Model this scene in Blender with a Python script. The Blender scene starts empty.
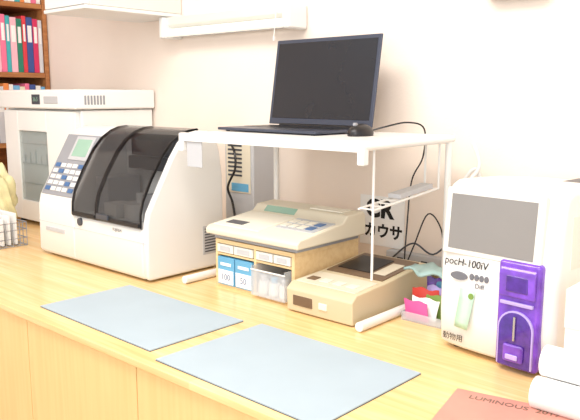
import bpy, bmesh, math, random
from mathutils import Vector, Matrix, Euler
random.seed(4)
sc = bpy.context.scene
COL = sc.collection
sc.view_settings.view_transform = 'Standard'
Z0 = 0.85
BASE = {}

def lin(c):
    return tuple(((v/255)/12.92 if v/255 <= .04045 else ((v/255+.055)/1.055)**2.4) for v in c) + (1,)

def mat(name, c, rough=.45, metal=0, var=.04, vs=8, bump=0, bs=200, alpha=1, emit=0, trans=0, coat=0):
    m = bpy.data.materials.new(name); m.use_nodes = True
    nt = m.node_tree; b = nt.nodes['Principled BSDF']
    tc = nt.nodes.new('ShaderNodeTexCoord')
    n = nt.nodes.new('ShaderNodeTexNoise'); n.inputs['Scale'].default_value = vs; n.inputs['Detail'].default_value = 4
    nt.links.new(tc.outputs['Object'], n.inputs['Vector'])
    r = nt.nodes.new('ShaderNodeValToRGB')
    L = lin(c)
    r.color_ramp.elements[0].color = tuple(max(0, v*(1-var*1.6)) for v in L[:3]) + (1,)
    r.color_ramp.elements[1].color = tuple(min(1, v*(1+var)) for v in L[:3]) + (1,)
    r.color_ramp.elements[0].position = .3; r.color_ramp.elements[1].position = .7
    nt.links.new(n.outputs['Fac'], r.inputs['Fac']); nt.links.new(r.outputs['Color'], b.inputs['Base Color'])
    b.inputs['Roughness'].default_value = rough; b.inputs['Metallic'].default_value = metal
    b.inputs['Alpha'].default_value = alpha; b.inputs['Transmission Weight'].default_value = trans
    b.inputs['Coat Weight'].default_value = coat
    if emit:
        nt.links.new(r.outputs['Color'], b.inputs['Emission Color']); b.inputs['Emission Strength'].default_value = emit
    if bump:
        n2 = nt.nodes.new('ShaderNodeTexNoise'); n2.inputs['Scale'].default_value = bs
        nt.links.new(tc.outputs['Object'], n2.inputs['Vector'])
        bp = nt.nodes.new('ShaderNodeBump'); bp.inputs['Strength'].default_value = bump; bp.inputs['Distance'].default_value = .002
        nt.links.new(n2.outputs['Fac'], bp.inputs['Height']); nt.links.new(bp.outputs['Normal'], b.inputs['Normal'])
    return m

def wood(name, c1, c2, scale=(1.2, 26, 26), staves=False, rough=.4):
    m = bpy.data.materials.new(name); m.use_nodes = True
    nt = m.node_tree; b = nt.nodes['Principled BSDF']; L = nt.links
    tc = nt.nodes.new('ShaderNodeTexCoord'); mp = nt.nodes.new('ShaderNodeMapping'); mp.inputs['Scale'].default_value = scale
    L.new(tc.outputs['Object'], mp.inputs['Vector'])
    n = nt.nodes.new('ShaderNodeTexNoise'); n.inputs['Scale'].default_value = 3; n.inputs['Detail'].default_value = 6; n.inputs['Distortion'].default_value = .4
    L.new(mp.outputs['Vector'], n.inputs['Vector'])
    r = nt.nodes.new('ShaderNodeValToRGB'); r.color_ramp.elements[0].position = .35; r.color_ramp.elements[1].position = .65
    r.color_ramp.elements[0].color = lin(c2); r.color_ramp.elements[1].color = lin(c1)
    L.new(n.outputs['Fac'], r.inputs['Fac'])
    out = r.outputs['Color']
    if staves:
        bk = nt.nodes.new('ShaderNodeTexBrick')
        bk.inputs['Scale'].default_value = 1; bk.inputs['Brick Width'].default_value = .55; bk.inputs['Row Height'].default_value = .034
        bk.inputs['Mortar Size'].default_value = 0.0; bk.offset = .37
        bk.inputs['Color1'].default_value = (1, 1, 1, 1); bk.inputs['Color2'].default_value = (.86, .84, .78, 1)
        bk.inputs['Mortar'].default_value = (.8, .75, .7, 1)
        L.new(tc.outputs['Object'], bk.inputs['Vector'])
        mx = nt.nodes.new('ShaderNodeMix'); mx.data_type = 'RGBA'; mx.blend_type = 'MULTIPLY'; mx.inputs[0].default_value = .8
        L.new(out, mx.inputs[6]); L.new(bk.outputs['Color'], mx.inputs[7]); out = mx.outputs[2]
    L.new(out, b.inputs['Base Color'])
    b.inputs['Roughness'].default_value = rough
    return m

M = dict(
    wall=mat('wall_paint', (243, 230, 218), .8, var=.01, bump=.25, bs=160),
    floor=mat('floor_vinyl', (190, 180, 165), .5),
    top=wood('counter_wood', (252, 219, 164), (243, 200, 138), staves=True, rough=.24),
    door=wood('door_wood', (238, 200, 138), (234, 193, 130), (22, 22, 1.0)),
    dgap=mat('cabinet_inside', (120, 82, 44), .7),
    case=wood('bookcase_wood', (192, 132, 80), (164, 104, 60), (20, 1.5, 20)),
    ply=wood('organiser_wood', (236, 208, 160), (226, 194, 144), (3, 20, 20)),
    white=mat('white_plastic', (229, 229, 227), .36, var=.01),
    incub=mat('incubator_white', (242, 242, 240), .4, var=.01),
    white2=mat('cream_plastic', (222, 221, 214), .42, var=.01),
    enamel=mat('white_enamel', (232, 232, 230), .35, var=.01),
    grey=mat('grey_plastic', (150, 152, 158), .45),
    lgrey=mat('light_grey_plastic', (190, 192, 196), .45, var=.02),
    dgrey=mat('dark_grey_plastic', (70, 74, 82), .4),
    black=mat('black_plastic', (22, 22, 26), .35),
    lap=mat('laptop_shell', (66, 72, 88), .35, metal=.2),
    screen=mat('laptop_screen', (30, 33, 41), .2),
    lcd=mat('lcd_panel', (136, 134, 132), .25, var=.05, vs=4),
    lcdg=mat('green_lcd', (150, 186, 168), .25),
    hood=mat('smoked_hood', (34, 36, 40), .06, alpha=.46),
    beige=mat('beige_plastic', (222, 214, 194), .45, var=.02),
    beige2=mat('beige_plastic_dark', (206, 193, 162), .45, var=.02),
    cream=mat('cream_panel', (234, 229, 214), .45, var=.02),
    brown=mat('brown_panel', (112, 90, 70), .35),
    purple=mat('purple_plastic', (118, 66, 194), .16, coat=.5, var=.25, vs=40),
    purpled=mat('dark_purple_plastic', (76, 38, 146), .12, coat=.6, var=.2, vs=60),
    lilac=mat('lilac_plastic', (182, 164, 224), .2),
    matb=mat('blue_grey_mat', (172, 190, 202), .5, var=.02),
    matd=mat('mat_edge', (60, 70, 76), .6),
    blue=mat('blue_card', (100, 168, 208), .5),
    blued=mat('blue_key', (70, 110, 160), .4),
    teal=mat('teal_packet', (160, 190, 188), .5),
    clear=mat('clear_bin_plastic', (225, 232, 240), .12, alpha=.32),
    glass=mat('dark_glass', (180, 195, 190), .08, alpha=.25),
    paper=mat('white_paper', (244, 244, 243), .7, var=.01),
    green=mat('green_sticker', (190, 228, 204), .5),
    ink=mat('black_ink', (20, 20, 22), .6),
    inkg=mat('grey_ink', (110, 112, 120), .6),
    pink=mat('pink_cover', (206, 146, 132), .5, var=.10, vs=6),
    magenta=mat('magenta_packet', (214, 84, 150), .4),
    red=mat('red_packet', (200, 60, 50), .4),
    metal=mat('steel', (190, 192, 196), .25, metal=.9),
    tube=mat('lamp_tube', (250, 248, 240), .3, emit=.35, var=0),
    yel=mat('yellow_bag', (226, 218, 168), .45, var=.14, vs=20),
    leaf=mat('green_bag_print', (120, 150, 70), .5),
)

# ---------- mesh helpers (coordinates: x along the wall, y depth, z above the worktop) ----------
def box(bm, x0, x1, y0, y1, z0, z1):
    v = [bm.verts.new((x, y, z)) for x in (x0, x1) for y in (y0, y1) for z in (z0, z1)]
    for f in ((0,1,3,2), (4,6,7,5), (0,4,5,1), (2,3,7,6), (0,2,6,4), (1,5,7,3)):
        bm.faces.new([v[i] for i in f])
    return v
def prism(bm, prof, x0, x1):
    a = [bm.verts.new((x0, y, z)) for y, z in prof]; b = [bm.verts.new((x1, y, z)) for y, z in prof]
    n = len(prof)
    bm.faces.new(a); bm.faces.new(b[::-1])
    for i in range(n):
        bm.faces.new([a[i], b[i], b[(i+1) % n], a[(i+1) % n]])
def frame_of(d):
    d = d.normalized(); u = d.cross(Vector((0, 0, 1)))
    if u.length < .05: u = d.cross(Vector((0, 1, 0)))
    u.normalize(); return u, d.cross(u).normalized()
def tube(bm, pts, r, seg=10, smooth=True):
    P = [Vector(p) for p in pts]
    if smooth and len(P) > 2:
        Q = []
        for i in range(len(P)-1):
            p0 = P[max(i-1, 0)]; p1 = P[i]; p2 = P[i+1]; p3 = P[min(i+2, len(P)-1)]
            for k in range(6):
                t = k/6
                Q.append(.5*((2*p1)+(-p0+p2)*t+(2*p0-5*p1+4*p2-p3)*t*t+(-p0+3*p1-3*p2+p3)*t**3))
        Q.append(P[-1]); P = Q
    u = frame_of(P[1]-P[0])[0]; rings = []
    for i, p in enumerate(P):
        d = (P[min(i+1, len(P)-1)]-P[max(i-1, 0)]).normalized()
        u = (u - d*u.dot(d)).normalized(); w = d.cross(u)
        rings.append([bm.verts.new(p+(u*math.cos(2*math.pi*k/seg)+w*math.sin(2*math.pi*k/seg))*r) for k in range(seg)])
    for a, b in zip(rings, rings[1:]):
        for k in range(seg):
            bm.faces.new([a[k], a[(k+1) % seg], b[(k+1) % seg], b[k]])
    bm.faces.new(rings[0][::-1]); bm.faces.new(rings[-1])
def cyl(bm, p0, p1, r, seg=20):
    tube(bm, [p0, p1], r, seg, False)
def oval(bm, cx, cz, y0, y1, rx, rz, seg=24):
    a = [bm.verts.new((cx+rx*math.cos(t*2*math.pi/seg), y0, cz+rz*math.sin(t*2*math.pi/seg))) for t in range(seg)]
    b = [bm.verts.new((v.co.x, y1, v.co.z)) for v in a]
    bm.faces.new(a); bm.faces.new(b[::-1])
    for i in range(seg): bm.faces.new([a[i], b[i], b[(i+1) % seg], a[(i+1) % seg]])
def tilt(bm, O, vd, u0, u1, v0, v1, n0, n1):
    """box lying on a slope: u along x, v up the slope, n out of it"""
    vd = Vector(vd).normalized(); nd = Vector((0, -vd.z, vd.y)); O = Vector(O)
    vs = [bm.verts.new(O+Vector((1, 0, 0))*u+vd*v+nd*n) for u in (u0, u1) for v in (v0, v1) for n in (n0, n1)]
    for f in ((0,1,3,2), (4,6,7,5), (0,4,5,1), (2,3,7,6), (0,2,6,4), (1,5,7,3)):
        bm.faces.new([vs[i] for i in f])

def tag(o, label, cat, group=None):
    o['label'] = label; o['category'] = cat
    if group: o['group'] = group
    return o
def thing(name, label, cat, base, rz=0, group=None):
    o = bpy.data.objects.new(name, None); COL.objects.link(o); o.empty_display_size = .05
    o.location = (base[0], base[1], base[2]+Z0); o.rotation_euler = (0, 0, rz)
    BASE[o.name] = Vector(base); return tag(o, label, cat, group)
def fin(name, me, m, parent, base, bevel, seg=2):
    if parent is not None: base = BASE[parent.name]
    base = Vector(base)
    me.transform(Matrix.Translation(-base))
    for p in me.polygons: p.use_smooth = True
    me.set_sharp_from_angle(angle=math.radians(38))
    me.materials.append(m)
    o = bpy.data.objects.new(name, me); COL.objects.link(o); BASE[o.name] = base
    if parent is not None: o.parent = parent
    else: o.location = base + Vector((0, 0, Z0))
    if bevel:
        b = o.modifiers.new('bevel', 'BEVEL'); b.width = bevel; b.segments = seg; b.limit_method = 'ANGLE'; b.angle_limit = math.radians(38); b.harden_normals = True
    return o
def ob(name, bm, m, parent=None, base=(0, 0, 0), bevel=0, seg=2):
    bmesh.ops.recalc_face_normals(bm, faces=bm.faces)
    me = bpy.data.meshes.new(name); bm.to_mesh(me); bm.free()
    return fin(name, me, m, parent, base, bevel, seg)
def B(name, d, m, parent=None, base=(0, 0, 0), bevel=.0015, seg=2):
    bm = bmesh.new(); box(bm, *d); return ob(name, bm, m, parent, base, bevel, seg)
def C(name, p0, p1, r, m, parent, seg=14, bevel=0):
    bm = bmesh.new(); cyl(bm, p0, p1, r, seg); return ob(name, bm, m, parent, bevel=bevel)
def T(name, O, vd, d, m, parent, bevel=.001):
    bm = bmesh.new(); tilt(bm, O, vd, *d); return ob(name, bm, m, parent, bevel=bevel)
def text(name, s, size, loc, rot, m, parent, align='CENTER', sx=1, bold=0, shear=0):
    cu = bpy.data.curves.new(name, 'FONT'); cu.body = s; cu.size = size; cu.extrude = .0002; cu.align_x = align; cu.align_y = 'CENTER'
    cu.resolution_u = 3; cu.offset = bold; cu.shear = shear
    t = bpy.data.objects.new(name+'_tmp', cu); COL.objects.link(t)
    bpy.context.view_layer.update()
    me = bpy.data.meshes.new_from_object(t.evaluated_get(bpy.context.evaluated_depsgraph_get()))
    bpy.data.objects.remove(t)
    me.transform(Matrix.Translation(Vector(loc)) @ Euler(rot).to_matrix().to_4x4() @ Matrix.Diagonal((sx, 1, 1, 1)))
    me.materials.clear()
    return fin(name, me, m, parent, (0, 0, 0), 0)
H = math.pi/2
FR = (H, 0, 0); RT = (H, 0, H)
def struct(name, d, m):
    o = B(name, d, m, None, (0, 0, 0), 0); o['kind'] = 'structure'; return o

# ---------- the room ----------
WY = 1.72
struct('floor', (-3.5, 1.6, -2.2, 1.9, -Z0-.05, -Z0), M['floor'])
struct('wall_back', (-3.5, 1.6, WY, WY+.1, -Z0, 1.75), M['wall'])
struct('wall_left', (-3.5, -3.40, -2.2, WY, -Z0, 1.75), M['wall'])
struct('ceiling', (-3.5, 1.6, -.2, 1.9, 1.75, 1.8), M['wall'])

# ---------- worktop and cabinets ----------
o = B('worktop', (-3.02, .30, .781, WY-.002, -.016, 0), M['top'], None, (-1.3, 1.25, -.016), .002)
tag(o, 'long pale laminated wood worktop running along the wall under all the equipment', 'worktop')
seams = [-2.464, -2.019, -1.574, -1.129, -.684, -.239]
names = ['plain wooden cabinet under the worktop below the wire basket of papers', 'leftmost wooden cabinet front seen below the worktop at the photo edge',
         'wooden cabinet under the worktop below the mat nearest the large hooded analyser', 'wooden cabinet under the worktop below the mat nearest the purple analyser',
         'wooden cabinet under the worktop below the pink booklet']
for i in range(5):
    a, b = seams[i], seams[i+1]
    t = thing('base_cabinet', names[i], 'cabinet', ((a+b)/2, 1.2, -Z0), 0, 'wooden cabinets under the worktop')
    bm = bmesh.new(); box(bm, a+.0006, b-.0006, .814, 1.70, -Z0+.07, -.017); box(bm, a+.0006, b-.0006, .87, 1.68, -Z0, -Z0+.07)
    ob('body', bm, M['dgap'], t)
    B('door', (a+.0015, b-.0015, .790, .813, -Z0+.08, -.019), M['door'], t, bevel=.0012)

# ---------- mats ----------
for (d, rz, lab) in (((-1.582, -1.128, .834, 1.097, .0008, .0035), -.8, 'blue grey rectangular mat in front of the large hooded analyser'),
                 ((-1.080, -.656, .806, 1.103, .0008, .0035), -.8, 'blue grey rectangular mat in front of the low beige meter')):
    t = thing('desk_mat', lab, 'mat', (d[0], d[3], 0), math.radians(rz), 'blue grey mats on the worktop')
    B('mat_surface', d, M['matb'], t, bevel=0)
    B('backing', (d[0]+.0003, d[1]+.0008, d[2]-.0010, d[3]-.0003, 0, .0012), M['matd'], t, bevel=0)

# ---------- large hooded analyser ----------
X0, X1 = -2.15, -1.56
HX0, HX1 = -1.935, -1.581
t = thing('chemistry_analyzer', 'large white chemistry analyser with a smoked black hood and keypad', 'analyzer', (-1.855, 1.29, 0))
full = [(1.150, .006), (1.142, .02), (1.144, .165), (1.152, .198), (1.188, .26), (1.238, .345), (1.270, .388), (1.300, .410), (1.335, .418), (1.375, .416), (1.402, .398), (1.418, .360), (1.43, .28), (1.43, .006)]
bm = bmesh.new()
prism(bm, full, X0, HX0); prism(bm, full, HX1, X1)
prism(bm, [(1.150, .006), (1.142, .02), (1.144, .148), (1.158, .156), (1.40, .156), (1.43, .156), (1.43, .006)], HX0+.0001, HX1-.0001)
prism(bm, [(1.345, .15), (1.345, .417), (1.375, .416), (1.402, .398), (1.418, .360), (1.43, .28), (1.43, .15)], HX0+.0001, HX1-.0001)
body = ob('body', bm, M['white'], t, bevel=.008, seg=3)
outer = [(1.138, .156), (1.140, .195), (1.150, .232), (1.180, .290), (1.222, .354), (1.254, .388), (1.290, .410), (1.320, .420), (1.352, .423)]
prof = outer + [(y+.003, z-.004) for y, z in outer[::-1]]
for a, b in ((HX0+.001, -1.803), (-1.800, HX1-.001)):
    bm = bmesh.new(); prism(bm, prof, a, b); hood = ob('hood', bm, M['hood'], t)
    for x in (a, b-.004):
        bm = bmesh.new(); prism(bm, [(y-.0008, z+.0008) for y, z in outer]+[(y+.005, z-.005) for y, z in outer[::-1]], x, x+.004); ob('hood_rib', bm, M['black'], hood)
    B('hood_lip', (a+.004, b-.004, 1.135, 1.146, .156, .166), M['black'], hood, bevel=.001)
B('hood_handle', (-1.79, -1.73, 1.130, 1.138, .160, .176), M['dgrey'], hood, bevel=.002)
bm = bmesh.new(); cyl(bm, (-1.70, 1.235, .157), (-1.70, 1.235, .205), .055, 28); cyl(bm, (-1.70, 1.235, .205), (-1.70, 1.235, .235), .018)
ob('sample_carousel', bm, M['enamel'], t, bevel=.002)
B('inner_module', (-1.64, -1.60, 1.19, 1.30, .157, .24), M['grey'], t, bevel=.003)
B('inner_module', (-1.905, -1.84, 1.21, 1.33, .157, .27), M['lgrey'], t, bevel=.003)
B('inner_module', (-1.82, -1.76, 1.18, 1.24, .157, .20), M['enamel'], t, bevel=.003)
B('inner_arm', (-1.88, -1.62, 1.315, 1.344, .29, .33), M['dgrey'], t, bevel=.003)
B('inner_backplate', (-1.90, -1.60, 1.3445, 1.347, .33, .40), M['dgrey'], t, bevel=0)
O = (0, 1.152, .198); vd = (0, .086, .147)
kp = T('keypad_panel', O, vd, (-2.138, -1.950, .004, .222, -.002, .003), M['grey'], t, .002)
T('display_bezel', O, vd, (-2.070, -1.962, .130, .215, .003, .006), M['lgrey'], kp)
T('display', O, vd, (-2.057, -1.975, .143, .204, .006, .0065), M['lcdg'], kp, 0)
for r in range(5):
    for c in range(5):
        u = -2.125+c*.034; v = .018+r*.021
        T('key', O, vd, (u, u+.026, v, v+.014, .003, .006), M['white'] if (r+c) % 4 else M['blued'], kp)
bm = bmesh.new(); oval(bm, -1.895, .136, 1.138, 1.147, .012, .012); ob('round_emblem', bm, M['dgrey'], t, bevel=.001)
text('lettering', 'FUJIFILM', .012, (-1.70, 1.1418, .135), FR, M['inkg'], t)
B('front_slot', (-2.10, -1.99, 1.1395, 1.149, .085, .098), M['lgrey'], t)
B('seam_line', (X0+.004, X1-.004, 1.1425, 1.15, .112, .1132), M['lgrey'], t, bevel=0)
B('vent_panel', (X1-.001, X1+.0008, 1.345, 1.415, .048, .135), M['lgrey'], t)
bm = bmesh.new()
for k in range(9):
    box(bm, X1, X1+.0016, 1.352, 1.408, .056+k*.0085, .0595+k*.0085)
ob('side_vent', bm, M['dgrey'], t)
for x in (X0+.04, X1-.04):
    for y in (1.18, 1.40): C('rubber_foot', (x, y, 0), (x, y, .007), .014, M['black'], t)

# ---------- incubator behind ----------
t = thing('incubator', 'tall white incubator with a window door behind the hooded analyser', 'incubator', (-2.55, 1.545, 0))
bm = bmesh.new(); box(bm, -2.83, -2.27, 1.395, 1.712, .012, .465); ob('body', bm, M['incub'], t, bevel=.006)
hd = B('control_head', (-2.845, -2.255, 1.362, 1.714, .468, .54), M['incub'], t, bevel=.008, seg=3)
B('display', (-2.56, -2.50, 1.3595, 1.363, .485, .522), M['dgrey'], hd)
text('lettering', '36.5', .022, (-2.53, 1.359, .503), FR, M['lcdg'], hd)
B('control_strip', (-2.47, -2.37, 1.3595, 1.363, .488, .515), M['lgrey'], hd)
bm = bmesh.new()
for k in range(7): box(bm, -2.256, -2.2535, 1.40+k*.013, 1.407+k*.013, .485, .518)
ob('side_vent', bm, M['grey'], hd)
bm = bmesh.new()
box(bm, -2.82, -2.71, 1.375, 1.394, .02, .46); box(bm, -2.488, -2.28, 1.375, 1.394, .02, .46)
box(bm, -2.71, -2.488, 1.375, 1.394, .02, .10); box(bm, -2.71, -2.488, 1.375, 1.394, .38, .46)
dr = ob('door', bm, M['incub'], t, bevel=.002)
B('door_backing', (-2.708, -2.49, 1.389, 1.3935, .102, .378), M['lgrey'], dr)
B('window_pane', (-2.709, -2.489, 1.379, 1.382, .101, .379), M['glass'], dr)
bm = bmesh.new()
for z in (.17, .25, .33): tube(bm, [(-2.705, 1.386, z), (-2.493, 1.386, z)], .002, 6)
for k in range(5): cyl(bm, (-2.685+k*.042, 1.3865, .252), (-2.685+k*.042, 1.3865, .252+.03+.012*(k % 3)), .0024)
ob('inner_rack', bm, M['grey'], dr)
B('handle', (-2.35, -2.325, 1.362, 1.375, .19, .30), M['lgrey'], dr, bevel=.004)
for x in (-2.79, -2.31):
    for y in (1.42, 1.69): C('rubber_foot', (x, y, 0), (x, y, .013), .015, M['black'], t)

# ---------- grey unit behind the rack end ----------
t = thing('power_unit', 'narrow grey tower unit with vent slots between hooded analyser and white rack', 'device', (-1.67, 1.65, 0))
B('body', (-1.735, -1.600, 1.60, 1.70, 0, .395), M['lgrey'], t, bevel=.005)
B('front_panel', (-1.725, -1.612, 1.597, 1.600, .20, .385), M['beige'], t)
bm = bmesh.new()
for k in range(8): box(bm, -1.715, -1.650, 1.5955, 1.5975, .255+k*.014, .261+k*.014)
ob('vent', bm, M['dgrey'], t)
B('blue_label', (-1.70, -1.62, 1.5955, 1.5975, .205, .232), M['blue'], t)

# ---------- white rack ----------
RX0, RX1, RY0, RY1, RZ = -1.478, -.893, 1.215, 1.60, .420
t = thing('equipment_rack', 'white metal desktop rack with tube posts carrying the open laptop', 'rack', (-1.19, 1.4, 0))
ts = B('top_shelf', (RX0, RX1, RY0, RY1, RZ-.005, RZ), M['enamel'], t, bevel=.0015)
B('front_rim', (RX0, RX1, RY0-.004, RY0-.0005, RZ-.022, RZ), M['enamel'], ts, bevel=.001)
B('back_rim', (RX0, RX1, RY1+.0005, RY1+.004, RZ-.022, RZ), M['enamel'], ts, bevel=.001)
for x in (RX0, RX1):
    s = 1 if x == RX1 else -1
    bm = bmesh.new(); tube(bm, [(x+s*.007, RY0, RZ-.010), (x+s*.007, RY1, RZ-.010)], .0095, 14, False)
    ob('side_rail', bm, M['enamel'], t, bevel=.002)
    C('post', (x+s*.006, 1.585, .012), (x+s*.006, 1.585, RZ-.014), .0088, M['enamel'], t)
    C('foot', (x+s*.008, RY0-.005, .0115), (x+s*.008, 1.61, .0115), .0112, M['enamel'], t, bevel=.002)
    B('corner_bracket', (x+s*.006-.009, x+s*.006+.009, RY0-.008, RY0+.014, RZ-.05, RZ), M['enamel'], t, bevel=.004)
B('hanging_plate', (RX0+.01, RX0+.07, RY0+.001, RY0+.004, RZ-.09, RZ-.007), M['lgrey'], t, bevel=.001)
C('hanger_rod', (-.905, 1.285, .100), (-.905, 1.285, RZ-.006), .003, M['enamel'], t, 8)
for x in (-.905, -.945): C('tray_rail', (x, 1.285, .262), (x, 1.57, .285), .003, M['enamel'], t, 8)
for k in range(9): C('tray_rung', (-.905, 1.290+k*.034, .2632+k*.0027), (-.945, 1.290+k*.034, .2632+k*.0027), .002, M['enamel'], t, 6)
T('tray_insert', (0, 1.40, .275), (0, .285, .023), (-.943, -.908, .0, .15, .0, .012), M['lgrey'], t, .002)
for x in (-.905, -.945): C('hanger_rod', (x, 1.57, .284), (x, 1.57, RZ-.006), .003, M['enamel'], t, 8)

# ---------- laptop ----------
LX0, LX1 = -1.496, -1.102
t = thing('laptop', 'dark open laptop with a black screen on top of the white rack', 'laptop', (-1.10, 1.545, RZ), math.radians(-2))
bs = B('base', (LX0+.018, LX1-.004, 1.330, 1.548, RZ+.0035, RZ+.011), M['lap'], t, bevel=.002)
for x in (LX0+.04, LX1-.03):
    for y in (1.35, 1.53): C('rubber_foot', (x, y, RZ+.0003), (x, y, RZ+.0045), .006, M['black'], bs, 10)
B('keyboard', (LX0+.03, LX1-.02, 1.42, 1.525, RZ+.011, RZ+.012), M['black'], bs, bevel=.0004)
B('touchpad', (-1.34, -1.23, 1.345, 1.405, RZ+.011, RZ+.0114), M['dgrey'], bs, bevel=.0003)
C('hinge', (LX0+.05, 1.550, RZ+.011), (LX1-.05, 1.550, RZ+.011), .006, M['black'], t, 12)
O = (0, 1.550, RZ+.010); vd = (0, math.sin(math.radians(9)), math.cos(math.radians(9)))
lid = T('lid', O, vd, (LX0, LX1, .004, .256, -.006, .000), M['lap'], t, .002)
T('screen', O, vd, (LX0+.011, LX1-.011, .022, .245, .0, .0012), M['screen'], lid, .0005)

t = thing('computer_mouse', 'small black mouse on the white rack beside the laptop', 'mouse', (-1.035, 1.41, RZ))
bm = bmesh.new(); bmesh.ops.create_uvsphere(bm, u_segments=20, v_segments=12, radius=1)
for v in bm.verts:
    v.co = Vector((v.co.x*.027-1.035, v.co.y*.042+1.41, max(v.co.z, -.25)*.024+RZ+.0064))
ob('shell', bm, M['black'], t)
C('wheel', (-1.039, 1.388, RZ+.028), (-1.031, 1.388, RZ+.028), .005, M['grey'], t, 14)

# ---------- cables ----------
def cable(name, pts, r, m, label, base):
    bm = bmesh.new(); tube(bm, pts, r, 8); o = ob(name, bm, m, None, base); return tag(o, label, 'cable')
cable('laptop_cable', [(-1.085, 1.52, RZ+.006), (-1.05, 1.54, RZ+.018), (-1.02, 1.60, RZ+.028), (-1.00, 1.65, RZ+.01), (-1.02, 1.68, .35), (-1.06, 1.69, .28), (-1.065, 1.68, .15), (-1.06, 1.66, .01)], .0022, M['black'],
      'black cable looping from the laptop down behind the white rack', (-1.1, 1.6, 0))
cable('power_cable', [(-1.69, 1.588, .36), (-1.66, 1.575, .33), (-1.655, 1.57, .28), (-1.69, 1.57, .22), (-1.68, 1.58, .17), (-1.66, 1.58, .10), (-1.62, 1.585, .006)], .004, M['black'],
      'thick black power cable hanging in front of the grey tower unit', (-1.66, 1.58, 0))
cable('white_hose', [(-.845, 1.63, .40), (-.83, 1.64, .34), (-.86, 1.62, .28), (-.82, 1.62, .24), (-.85, 1.64, .26), (-.87, 1.64, .30), (-.84, 1.65, .33), (-.82, 1.65, .22), (-.85, 1.64, .12), (-.83, 1.63, .008)], .005, M['white'],
      'white coiled hose hanging at the back corner of the rack', (-.84, 1.63, 0))
cable('meter_cable', [(-1.00, 1.565, .05), (-.99, 1.60, .12), (-.98, 1.65, .20), (-.95, 1.67, .16), (-.94, 1.676, .075)], .002, M['black'],
      'thin black lead from the low beige meter to the socket strip', (-1.0, 1.6, 0))
cable('grey_cable', [(-1.14, 1.66, .006), (-1.10, 1.67, .06), (-1.03, 1.66, .11), (-.96, 1.65, .09), (-.90, 1.66, .14), (-.865, 1.66, .10), (-.87, 1.65, .006)], .0025, M['dgrey'],
      'dark grey cable drooping along the socket strip behind the rack', (-1.0, 1.65, 0))

t = thing('socket_strip', 'white socket strip fixed low on the wall behind the low beige meter', 'socket strip', (-1.0, 1.69, .03))
B('housing', (-1.14, -.80, 1.688, 1.718, .02, .07), M['lgrey'], t, bevel=.003)
for k in range(4):
    x = -1.10+k*.08
    B('socket', (x, x+.020, 1.686, 1.6885, .034, .056), M['dgrey'], t, bevel=.001)
t = thing('wall_sign', 'white paper sign with bold black letters behind the rack', 'sign', (-1.19, 1.717, .08))
B('paper', (-1.255, -1.098, 1.7150, 1.7185, .072, .222), M['paper'], t, bevel=0)
text('lettering', 'CR', .074, (-1.185, 1.7145, .182), FR, M['ink'], t, bold=.003)
text('lettering', 'カウサ', .046, (-1.170, 1.7145, .115), FR, M['ink'], t, bold=.0016)

# ---------- wooden organiser ----------
OX0, OX1, OY0, OY1 = -1.414, -1.124, 1.265, 1.530
t = thing('desk_organizer', 'pale wooden organiser box with small drawers carrying the beige meter', 'organizer', (-1.27, 1.40, 0))
bm = bmesh.new()
box(bm, OX0, OX1, OY0, OY1, .122, .133); box(bm, OX0, OX1, OY0, OY1, 0, .008)
box(bm, OX0, OX0+.008, OY0, OY1, .008, .122); box(bm, OX1-.010, OX1, OY0, OY1, .008, .122); box(bm, -1.266, -1.258, OY0, OY1, .008, .122)
box(bm, OX0+.008, -1.266, OY0, OY1, .090, .096); box(bm, -1.258, OX1-.010, OY0, OY1, .090, .096)
box(bm, OX0+.008, OX1-.010, OY1-.006, OY1, .008, .122)
ob('body', bm, M['ply'], t, bevel=.0008)
for a, b in ((OX0+.010, -1.342), (-1.338, -1.268), (-1.256, -1.197), (-1.193, OX1-.012)):
    d = B('drawer', (a, b, OY0-.003, OY0+.18, .098, .120), M['white2'], t, bevel=.001)
    B('drawer_label', (a+.012, b-.012, OY0-.004, OY0-.0025, .103, .115), M['lgrey'], d, bevel=0)
for i, (a, b, s) in enumerate(((-1.402, -1.338, '100'), (-1.334, -1.270, '50'))):
    q = thing('supply_box', 'blue and white supply box printed %s in the organiser' % s, 'box', ((a+b)/2, 1.33, .008), 0, 'blue supply boxes in the organiser')
    B('carton', (a, b, OY0-.004, OY0+.13, .0085, .085), M['blue'], q, bevel=.001)
    B('front_label', (a+.003, b-.003, OY0-.0050, OY0-.0038, .012, .050), M['paper'], q, bevel=0)
    text('lettering', s, .024, ((a+b)/2, OY0-.0054, .030), FR, M['blued'], q)
    B('white_stripe', (a+.012, b-.012, OY0-.0050, OY0-.0038, .062, .070), M['paper'], q, bevel=0)
a, b, y0, y1 = -1.255, -1.137, OY0-.022, OY0+.13
q = thing('clear_bin', 'wide clear plastic bin of white supplies in the organiser beside the blue boxes', 'bin', ((a+b)/2, 1.30, .008))
bm = bmesh.new()
box(bm, a, b, y0, y1, .0085, .011); box(bm, a, a+.002, y0, y1, .011, .086); box(bm, b-.002, b, y0, y1, .011, .086)
box(bm, a+.002, b-.002, y0, y0+.002, .011, .076); box(bm, a+.002, b-.002, y1-.002, y1, .011, .086)
ob('shell', bm, M['clear'], q)
B('rim', (a-.001, b+.001, y0-.002, y0+.002, .075, .079), M['enamel'], q)
for k in range(3):
    c = a+.022+k*.037; y = y0+.026
    bo = thing('small_bottle', ('small white capped bottle in the clear bin, next to the blue box', 'small white capped bottle in the middle of the clear bin', 'small white capped bottle in the clear bin, next to the organiser side')[k], 'bottle', (c, y, .011), 0, 'bottles in the clear bin')
    C('bottle_body', (c, y, .0112), (c, y, .045), .015, M['paper'], bo, 16, .003); C('cap', (c, y, .045), (c, y, .058), .009, M['blue'] if k == 1 else M['lgrey'], bo, 14, .001)

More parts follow.
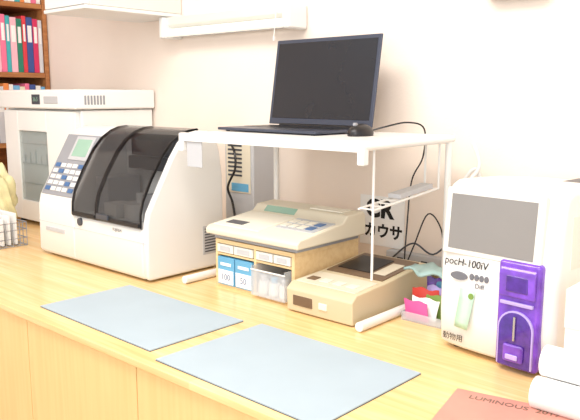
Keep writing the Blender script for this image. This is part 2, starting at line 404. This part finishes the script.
# ---------- meter on the organiser ----------
t = thing('benchtop_meter', 'cream benchtop meter with display and buttons on the wooden organiser', 'meter', (-1.265, 1.39, .133))
B('base', (-1.415, -1.113, 1.262, 1.515, .1355, .147), M['grey'], t, bevel=.002)
for x in (-1.39, -1.14):
    for y in (1.28, 1.505): C('rubber_foot', (x, y, .133), (x, y, .137), .008, M['black'], t, 12)
prof = [(1.245, .147), (1.243, .162), (1.256, .171), (1.425, .190), (1.445, .208), (1.515, .212), (1.525, .20), (1.525, .147)]
bm = bmesh.new(); prism(bm, prof, -1.432, -1.096); ob('case', bm, M['beige'], t, bevel=.005, seg=3)
O = (0, 1.256, .171); vd = (0, .169, .019)
T('sample_lid', O, vd, (-1.420, -1.25, .008, .155, -.001, .0022), M['cream'], t, .002)
T('slot', O, vd, (-1.395, -1.33, .03, .06, .002, .003), M['dgrey'], t, 0)
kp = T('key_panel', O, vd, (-1.240, -1.110, .06, .155, -.001, .002), M['lgrey'], t)
for r in range(2):
    for c in range(4):
        T('key', O, vd, (-1.234+c*.029, -1.212+c*.029, .075+r*.036, .10+r*.036, .002, .004), M['blued'] if c > 2 else M['cream'], kp, .0005)
O = (0, 1.425, .190); vd = (0, .020, .018)
T('display', O, vd, (-1.385, -1.27, .003, .024, -.0005, .002), M['lcdg'], t, .0005)
B('top_label', (-1.24, -1.13, 1.46, 1.50, .2095, .2125), M['cream'], t, bevel=0)

# ---------- low beige meter ----------
t = thing('low_meter', 'low beige meter with dark window and brown front panel on the worktop', 'meter', (-1.01, 1.37, 0))
prof = [(1.224, .003), (1.221, .058), (1.239, .072), (1.36, .078), (1.535, .094), (1.555, .088), (1.555, .003)]
bm = bmesh.new(); prism(bm, prof, -1.112, -.912)
ob('case', bm, M['beige2'], t, bevel=.004, seg=3)
for x in (-1.08, -.94):
    for y in (1.25, 1.50): C('rubber_foot', (x, y, 0), (x, y, .004), .008, M['black'], t, 12)
O = (0, 1.239, .072); vd = (0, .121, .006)
kp = T('key_panel', O, vd, (-1.102, -.924, .008, .10, -.001, .002), M['beige'], t)
for k in range(4):
    T('key', O, vd, (-1.088+k*.04, -1.062+k*.04, .03, .055, .002, .004), M['cream'] if k else M['brown'], kp, .0008)
O = (0, 1.36, .078); vd = (0, .175, .016)
w = T('sample_window', O, vd, (-1.098, -.927, .0, .165, -.001, .003), M['brown'], t)
T('dark_glass', O, vd, (-1.085, -.985, .03, .14, .003, .005), M['black'], w)
T('window_slot', O, vd, (-.975, -.94, .03, .12, .003, .005), M['beige'], w)
B('front_display', (-1.090, -1.03, 1.2205, 1.224, .02, .045), M['brown'], t)
B('front_button', (-1.01, -.985, 1.2195, 1.224, .024, .040), M['cream'], t)

# ---------- haematology analyser ----------
PX0, PX1 = -.713, -.460
t = thing('blood_analyzer', 'white compact blood analyser with grey screen and purple front module', 'analyzer', (-.70, 1.262, 0), math.radians(-5))
prof = [(1.258, .005), (1.246, .018), (1.240, .08), (1.241, .195), (1.249, .27), (1.258, .325), (1.268, .342), (1.290, .350), (1.45, .345), (1.66, .325), (1.668, .30), (1.668, .005)]
# front bulges slightly between the sides
bm = bmesh.new(); n = 8; rows = []
for i in range(n+1):
    u = i/n; x = PX0+(PX1-PX0)*u; e = abs(2*u-1)
    dy = .014*e**3.2
    rows.append([bm.verts.new((x, y+(dy if y < 1.30 else 0), z)) for y, z in prof])
bm.faces.new(rows[0]); bm.faces.new(rows[-1][::-1])
for a, b in zip(rows, rows[1:]):
    for k in range(len(prof)):
        bm.faces.new([a[k], b[k], b[(k+1) % len(prof)], a[(k+1) % len(prof)]])
ob('body', bm, M['white'], t, bevel=.014, seg=5)
O = (0, 1.2435, .206); vd = (0, .011, .125)
bz = T('screen_bezel', O, vd, (-.700, -.488, .0, .133, -.012, .003), M['white2'], t, .004)
T('screen', O, vd, (-.686, -.503, .012, .121, .003, .0042), M['lcd'], bz, .0005)
text('lettering', 'pocH-100iV', .022, (-.692, 1.2398, .192), FR, M['ink'], t, align='LEFT', sx=.92, shear=.15)
bm = bmesh.new(); oval(bm, -.657, .164, 1.2385, 1.250, .019, .008); ob('logo_oval', bm, M['inkg'], t)
bm = bmesh.new()
for k in range(4): oval(bm, -.628+k*.011, .167, 1.2384, 1.2475, .0045, .0065, 12)
ob('logo_marks', bm, M['inkg'], t)
text('lettering', 'Diff', .014, (-.610, 1.2394, .150), FR, M['inkg'], t)
text('lettering', '動物用', .016, (-.668, 1.2420, .033), FR, M['ink'], t)
UX0, UX1 = -.569, -.482
B('purple_panel', (UX0, UX1, 1.235, 1.262, .007, .215), M['purple'], t, bevel=.009, seg=4)
bm = bmesh.new(); prism(bm, [(1.229, .148), (1.227, .19), (1.232, .203), (1.237, .206), (1.237, .146)], UX0+.007, UX1-.007); pm = ob('upper_purple_cover', bm, M['purple'], t, bevel=.004, seg=3)
B('cover_recess', (UX0+.022, UX1-.020, 1.2262, 1.232, .158, .190), M['purpled'], pm, bevel=.003)
n = 14
def arch(cx, rx, zb, zt, rz, y0, y1):
    b = bmesh.new()
    pts = [(cx-rx, zb)]+[(cx-rx*math.cos(math.pi*k/n), zt+rz*math.sin(math.pi*k/n)) for k in range(n+1)]+[(cx+rx, zb)]
    f = [b.verts.new((x, y0, z)) for x, z in pts]; g = [b.verts.new((v.co.x, y1, v.co.z)) for v in f]
    b.faces.new(f); b.faces.new(g[::-1])
    for k in range(len(f)): b.faces.new([f[k], g[k], g[(k+1) % len(f)], f[(k+1) % len(f)]])
    return b
ao = ob('lower_arch', arch(-.5255, .036, .014, .088, .034, 1.2305, 1.238), M['lilac'], t, bevel=.001)
ob('arch_recess', arch(-.5255, .033, .014, .086, .033, 1.2295, 1.236), M['purpled'], ao, bevel=.001)
B('tube_holder', (-.546, -.505, 1.223, 1.231, .024, .058), M['purple'], ao, bevel=.005)
B('holder_cup', (-.538, -.513, 1.2195, 1.224, .030, .040), M['lilac'], ao, bevel=.002)
C('sampling_needle', (-.5255, 1.2270, .066), (-.5255, 1.2270, .112), .0025, M['metal'], ao, 10)
B('lilac_band', (UX0+.010, UX1-.010, 1.229, 1.236, .132, .139), M['lilac'], t, bevel=.002)
# hanging tag with a curl
bm = bmesh.new(); pts = [(-.0, .0022), (-.022, .0030), (-.044, .0055), (-.066, .0085), (-.080, .0065)]
L_ = [bm.verts.new((-.652-.002*i, 1.2415-n_, .140+z)) for i, (z, n_) in enumerate(pts)]; R_ = [bm.verts.new((-.618-.003*i, 1.2405-n_, .138+z)) for i, (z, n_) in enumerate(pts)]
for i in range(4): bm.faces.new([L_[i], R_[i], R_[i+1], L_[i+1]])
st = ob('hanging_tag', bm, M['green'], t); s = st.modifiers.new('solid', 'SOLIDIFY'); s.thickness = .0006
bm = bmesh.new(); oval(bm, -.626, .128, 1.2360, 1.2395, .006, .006); ob('tag_dot', bm, M['leaf'], st)
B('top_grille', (-.56, -.48, 1.42, 1.62, .3325, .345), M['dgrey'], t)
bm = bmesh.new()
for k in range(10): box(bm, PX1-.001, PX1+.0012, 1.45+k*.014, 1.456+k*.014, .18, .28)
ob('side_vent', bm, M['grey'], t)
B('side_hatch', (PX1-.001, PX1+.0012, 1.30, 1.42, .20, .30), M['white2'], t)
for x in (PX0+.03, PX1-.03):
    for y in (1.29, 1.64): C('rubber_foot', (x, y, 0), (x, y, .007), .012, M['black'], t)

# ---------- right edge ----------
t = thing('white_carton', 'tall white carton at the right edge beside the purple fronted analyser', 'box', (-.40, 1.34, 0))
B('carton', (-.430, -.34, 1.195, 1.262, 0, .190), M['paper'], t, bevel=.002)
B('flap', (-.430, -.34, 1.190, 1.1945, .12, .190), M['white2'], t, bevel=.001)
for i, (x, y, z, lab) in enumerate(((-.395, 1.105, .0275, 'white paper roll in front of the white carton, nearest the worktop edge'),
                                    (-.390, 1.160, .0275, 'white paper roll touching the foot of the white carton'),
                                    (-.392, 1.1325, .0755, 'white paper roll resting on top of two other rolls'))):
    q = thing('paper_roll', lab, 'paper roll', (x, y, z-.0275), 0, 'paper rolls at the right edge')
    bm = bmesh.new(); cyl(bm, (x-.045, y, z), (x+.045, y, z), .027, 32); ob('paper', bm, M['paper'], q, bevel=.001)
    C('core', (x-.046, y, z), (x+.046, y, z), .008, M['lgrey'], q, 16)
t = thing('booklet', 'pink printed booklet lying at the front of the worktop', 'booklet', (-.567, 1.076, 0), math.radians(12))
B('pages', (-.567, -.30, .885, 1.076, 0, .004), M['paper'], t, bevel=0)
B('cover', (-.568, -.299, .884, 1.077, .004, .0048), M['pink'], t, bevel=0)
text('lettering', 'LUMINOUS  2017', .020, (-.465, 1.052, .0050), (0, 0, 0), M['brown'], t)

# ---------- packets between the rack and the analyser ----------
t = thing('supply_tray', 'small open tray of packets between the rack foot and white analyser', 'tray', (-.80, 1.43, 0))
bm = bmesh.new(); x0, x1, y0, y1 = -.865, -.738, 1.35, 1.50
box(bm, x0, x1, y0, y1, 0, .003); box(bm, x0, x0+.003, y0, y1, .003, .022); box(bm, x1-.003, x1, y0, y1, .003, .022)
box(bm, x0+.003, x1-.003, y0, y0+.003, .003, .022); box(bm, x0+.003, x1-.003, y1-.003, y1, .003, .022)
ob('tray_shell', bm, M['clear'], t, bevel=.0008)
pk = [('magenta', 'magenta foil packet at the front of the small tray'), ('paper', 'white paper packet second from the front of the small tray'), ('leaf', 'green packet in the small tray behind the white packet'),
      ('red', 'red packet in the small tray'), ('lilac', 'lilac packet in the small tray'), ('blue', 'blue packet in the small tray'), ('purple', 'purple packet at the back of the small tray')]
for k, (m, lab) in enumerate(pk):
    y = 1.358+k*.0155
    # soft pouch: thicker in the middle, wavy top edge
    bm = bmesh.new(); cx = -.826+.010*(k % 3)-.004*(k % 2); wd = .032+.003*(k % 2); hh = .042+.006*k; N, R_ = 8, 6
    lay = []
    for sgn in (-1, 1):
        g = []
        for i in range(N+1):
            col = []
            for j in range(R_+1):
                u = i/N*2-1; v = j/R_
                th = .0048*(1-u*u)*math.sin(math.pi*min(v*1.05, 1))+.0006
                col.append(bm.verts.new((cx+u*wd*(1-.06*math.sin(3*v+k))+.012*(k % 3-1)*v, y+.22*v*hh+sgn*th, .0045+v*hh*(1+.05*math.sin(5*u+k)))))
            g.append(col)
        lay.append(g)
        for i in range(N):
            for j in range(R_): bm.faces.new([g[i][j], g[i+1][j], g[i+1][j+1], g[i][j+1]])
    A_, B_ = lay
    for i in range(N):
        bm.faces.new([A_[i][0], A_[i+1][0], B_[i+1][0], B_[i][0]]); bm.faces.new([A_[i][R_], A_[i+1][R_], B_[i+1][R_], B_[i][R_]])
    for j in range(R_):
        bm.faces.new([A_[0][j], A_[0][j+1], B_[0][j+1], B_[0][j]]); bm.faces.new([A_[N][j], A_[N][j+1], B_[N][j+1], B_[N][j]])
    o = ob('packet', bm, M[m], None, (-.80, y, .004)); tag(o, lab, 'packet', 'packets in the small tray')
bm = bmesh.new(); vs = []
for i in range(11):
    for j in range(6):
        vs.append(bm.verts.new((-.900+.11*i/10, 1.41+.085*j/5+.01*math.sin(i), .103+.004*math.sin(i*1.1+j)+.003*math.cos(j*2+i*.5))))
for i in range(10):
    for j in range(5): bm.faces.new([vs[i*6+j], vs[(i+1)*6+j], vs[(i+1)*6+j+1], vs[i*6+j+1]])
o = ob('folded_cloth', bm, M['teal'], None, (-.84, 1.43, .09)); tag(o, 'pale teal folded cloth lying over the tray of packets', 'cloth')
s = o.modifiers.new('solid', 'SOLIDIFY'); s.thickness = .006; s.offset = 0

# ---------- basket at the far left ----------
t = thing('wire_basket', 'small grey wire basket of papers at the left photo edge', 'basket', (-2.38, 1.12, 0))
bm = bmesh.new(); x0, x1, y0, y1 = -2.50, -2.29, 1.07, 1.17
for z in (.004, .03, .06, .085):
    tube(bm, [(x0, y0, z), (x1, y0, z), (x1, y1, z), (x0, y1, z), (x0, y0, z)], .002, 6, False)
for k in range(9):
    x = x0+(x1-x0)*k/8; tube(bm, [(x, y0, .085), (x, y0, .004), (x, y1, .004), (x, y1, .085)], .0014, 6, False)
for k in range(1, 4):
    y = y0+(y1-y0)*k/4; tube(bm, [(x1, y, .085), (x1, y, .004), (x0, y, .004), (x0, y, .085)], .0014, 6, False)
ob('wire_frame', bm, M['grey'], t)
for k in range(3):
    o = B('folded_paper', (x0+.02, x1-.02, y0+.02+k*.024, y0+.028+k*.024, .0065, .10+.008*(k % 3)), M['paper'], None, (-2.38, y0+.024+k*.024, .0065), .001)
    tag(o, 'white folded papers standing in the wire basket', 'papers', 'papers in the wire basket')
bm = bmesh.new(); bmesh.ops.create_icosphere(bm, subdivisions=4, radius=1)
for v in bm.verts:
    n_ = .16*math.sin(v.co.x*5+1)*math.cos(v.co.z*6)+.1*math.sin(v.co.y*9+v.co.z*7)
    p = v.co*(1+n_); v.co = Vector((p.x*.06-2.61, p.y*.05+1.24, max(.0, p.z*.115+.125)))
o = ob('plastic_bag', bm, M['yel'], None, (-2.61, 1.24, 0)); tag(o, 'crumpled pale yellow plastic bag behind the wire basket', 'bag')

# ---------- bookcase and binders ----------
t = thing('bookcase', 'brown wooden bookcase of coloured binders in the left corner', 'bookcase', (-3.21, 1.3, -Z0))
BX0, BX1, BY0, BY1 = -3.385, -3.045, .90, 1.715
for n, d in (('side_panel', (BX0, BX1, BY1-.02, BY1, -Z0, 1.3)), ('side_panel', (BX0, BX1, BY0, BY0+.02, -Z0, 1.3)), ('back_panel', (BX0, BX0+.01, BY0+.02, BY1-.02, -Z0, 1.3)), ('top_panel', (BX0, BX1, BY0, BY1, 1.3, 1.32))):
    B(n, d, M['case'], t)
for z in (-.78, -.35, -.02, .285, .598, .905):
    B('shelf', (BX0+.011, BX1-.002, BY0+.021, BY1-.021, z, z+.022), M['case'], t)
cols = {'white': (244, 242, 238), 'rose pink': (240, 120, 156), 'red': (220, 60, 74), 'pale pink': (246, 190, 204), 'dark green': (40, 130, 106), 'navy blue': (60, 84, 150), 'crimson': (214, 50, 100),
        'light grey': (215, 216, 220), 'sky blue': (120, 185, 230), 'orange': (236, 144, 80), 'teal': (70, 176, 184), 'cream': (240, 230, 204)}
BM = {k: mat('binder_'+k.replace(' ', '_'), v, .45) for k, v in cols.items()}
ordn = ['nearest the wall', 'second from the wall', 'third from the wall', 'fourth from the wall', 'fifth from the wall', 'sixth from the wall', 'seventh from the wall', 'eighth from the wall', 'ninth from the wall', 'tenth from the wall', 'eleventh from the wall', 'twelfth from the wall', 'thirteenth from the wall', 'fourteenth from the wall']
def row(z, seq, h0, shelf, grp):
    y = BY1-.024
    for k, c in enumerate(seq):
        w = .019+.010*((k*7) % 3)/2; h = h0+.014*((k*5) % 4)/3
        q = thing('binder', '%s binder, %s on %s' % (c, ordn[k], shelf), 'binder', (BX1-.12, y-w/2, z), 0, grp)
        B('cover', (BX1-.225, BX1-.006, y-w, y, z, z+h), BM[c], q, bevel=.0015)
        B('spine_label', (BX1-.0065, BX1-.0052, y-w+.005, y-.005, z+h*.55, z+h*.85), M['paper'], q, bevel=0)
        y -= w+.0015
row(.6205, ['light grey', 'crimson', 'navy blue', 'red', 'dark green', 'pale pink', 'teal', 'rose pink', 'pale pink', 'red', 'rose pink', 'white', 'sky blue', 'white'], .235, 'the middle bookcase shelf', 'binders on the middle bookcase shelf')
row(.3075, ['sky blue', 'white', 'navy blue', 'rose pink', 'cream', 'sky blue', 'white', 'orange', 'light grey', 'navy blue', 'teal', 'white'], .25, 'the lower bookcase shelf', 'binders on the lower bookcase shelf')
row(.9275, ['white', 'rose pink', 'white', 'orange', 'teal', 'white', 'light grey', 'red'], .22, 'the top bookcase shelf', 'binders on the top bookcase shelf')

# ---------- overhead cupboard and lamp ----------
t = thing('wall_cupboard', 'white overhead cupboard whose underside shows at the top of the photo', 'cupboard', (-2.2, 1.46, .80))
B('body', (-2.34, -2.085, 1.332, WY-.002, .814, 1.35), M['white2'], t, bevel=.003)
B('bottom_panel', (-2.345, -2.080, 1.31, WY-.002, .80, .813), M['white'], t, bevel=.003)
B('door', (-2.338, -2.087, 1.312, 1.331, .815, 1.35), M['white'], t, bevel=.002)
t = thing('fluorescent_lamp', 'slim white fluorescent lamp mounted on the wall beside the overhead cupboard', 'lamp', (-1.79, 1.66, .735))
bm = bmesh.new(); prism(bm, [(1.650, .770), (1.645, .797), (1.718, .797), (1.718, .748), (1.685, .744)], -2.09, -1.495); ob('housing', bm, M['white2'], t, bevel=.003)
for a, b in ((-2.110, -2.083), (-1.502, -1.472)):
    B('end_socket', (a, b, 1.628, 1.718, .722, .7985), M['white'], t, bevel=.008, seg=3)
C('tube', (-2.084, 1.655, .742), (-1.501, 1.655, .742), .0145, M['tube'], t, 20)
B('reflector_lip', (-2.085, -1.500, 1.672, 1.684, .728, .742), M['lgrey'], t, bevel=.001)
bm = bmesh.new(); cyl(bm, (-1.54, 1.646, .780), (-1.54, 1.635, .70), .0012, 6); cyl(bm, (-1.54, 1.635, .70), (-1.54, 1.635, .688), .004, 10); ob('pull_switch', bm, M['white'], t)
t = thing('wall_lamp_bracket', 'dark edge of a wall fixture at the top right of the photo', 'bracket', (-.78, 1.7, .755))
B('plate', (-.86, -.70, 1.68, 1.718, .762, .80), M['grey'], t, bevel=.003)
B('lower_lip', (-.85, -.71, 1.675, 1.70, .757, .761), M['dgrey'], t, bevel=.001)

# ---------- light ----------
w = bpy.data.worlds.new('room_light'); sc.world = w; w.use_nodes = True
w.node_tree.nodes['Background'].inputs[0].default_value = (1, .98, .96, 1); w.node_tree.nodes['Background'].inputs[1].default_value = 1.38
def area(name, loc, size, power, target, col=(1, .97, .93)):
    l = bpy.data.lights.new(name, 'AREA'); l.shape = 'RECTANGLE'; l.size = size[0]; l.size_y = size[1]; l.energy = power; l.color = col
    o = bpy.data.objects.new(name, l); COL.objects.link(o); o.location = loc
    o.rotation_euler = (Vector(target)-Vector(loc)).to_track_quat('-Z', 'Y').to_euler(); return o
area('ceiling_light', (-1.1, .45, 2.55), (1.6, .8), 46, (-1.2, 1.1, .85))
area('fill_light', (.9, -1.6, 2.1), (1.6, 1.4), 36, (-1.2, 1.5, .9), (1, .98, .97))  # soft fill lamp added out of view at front right, aimed at the wall

cam = bpy.data.cameras.new('camera'); co = bpy.data.objects.new('camera', cam); COL.objects.link(co)
cam.sensor_width = 36; cam.lens = 36*701/580; cam.clip_start = .05
co.location = (0, 0, Z0+.52); co.rotation_euler = (math.radians(90-9.32), 0, math.radians(42))
sc.camera = co
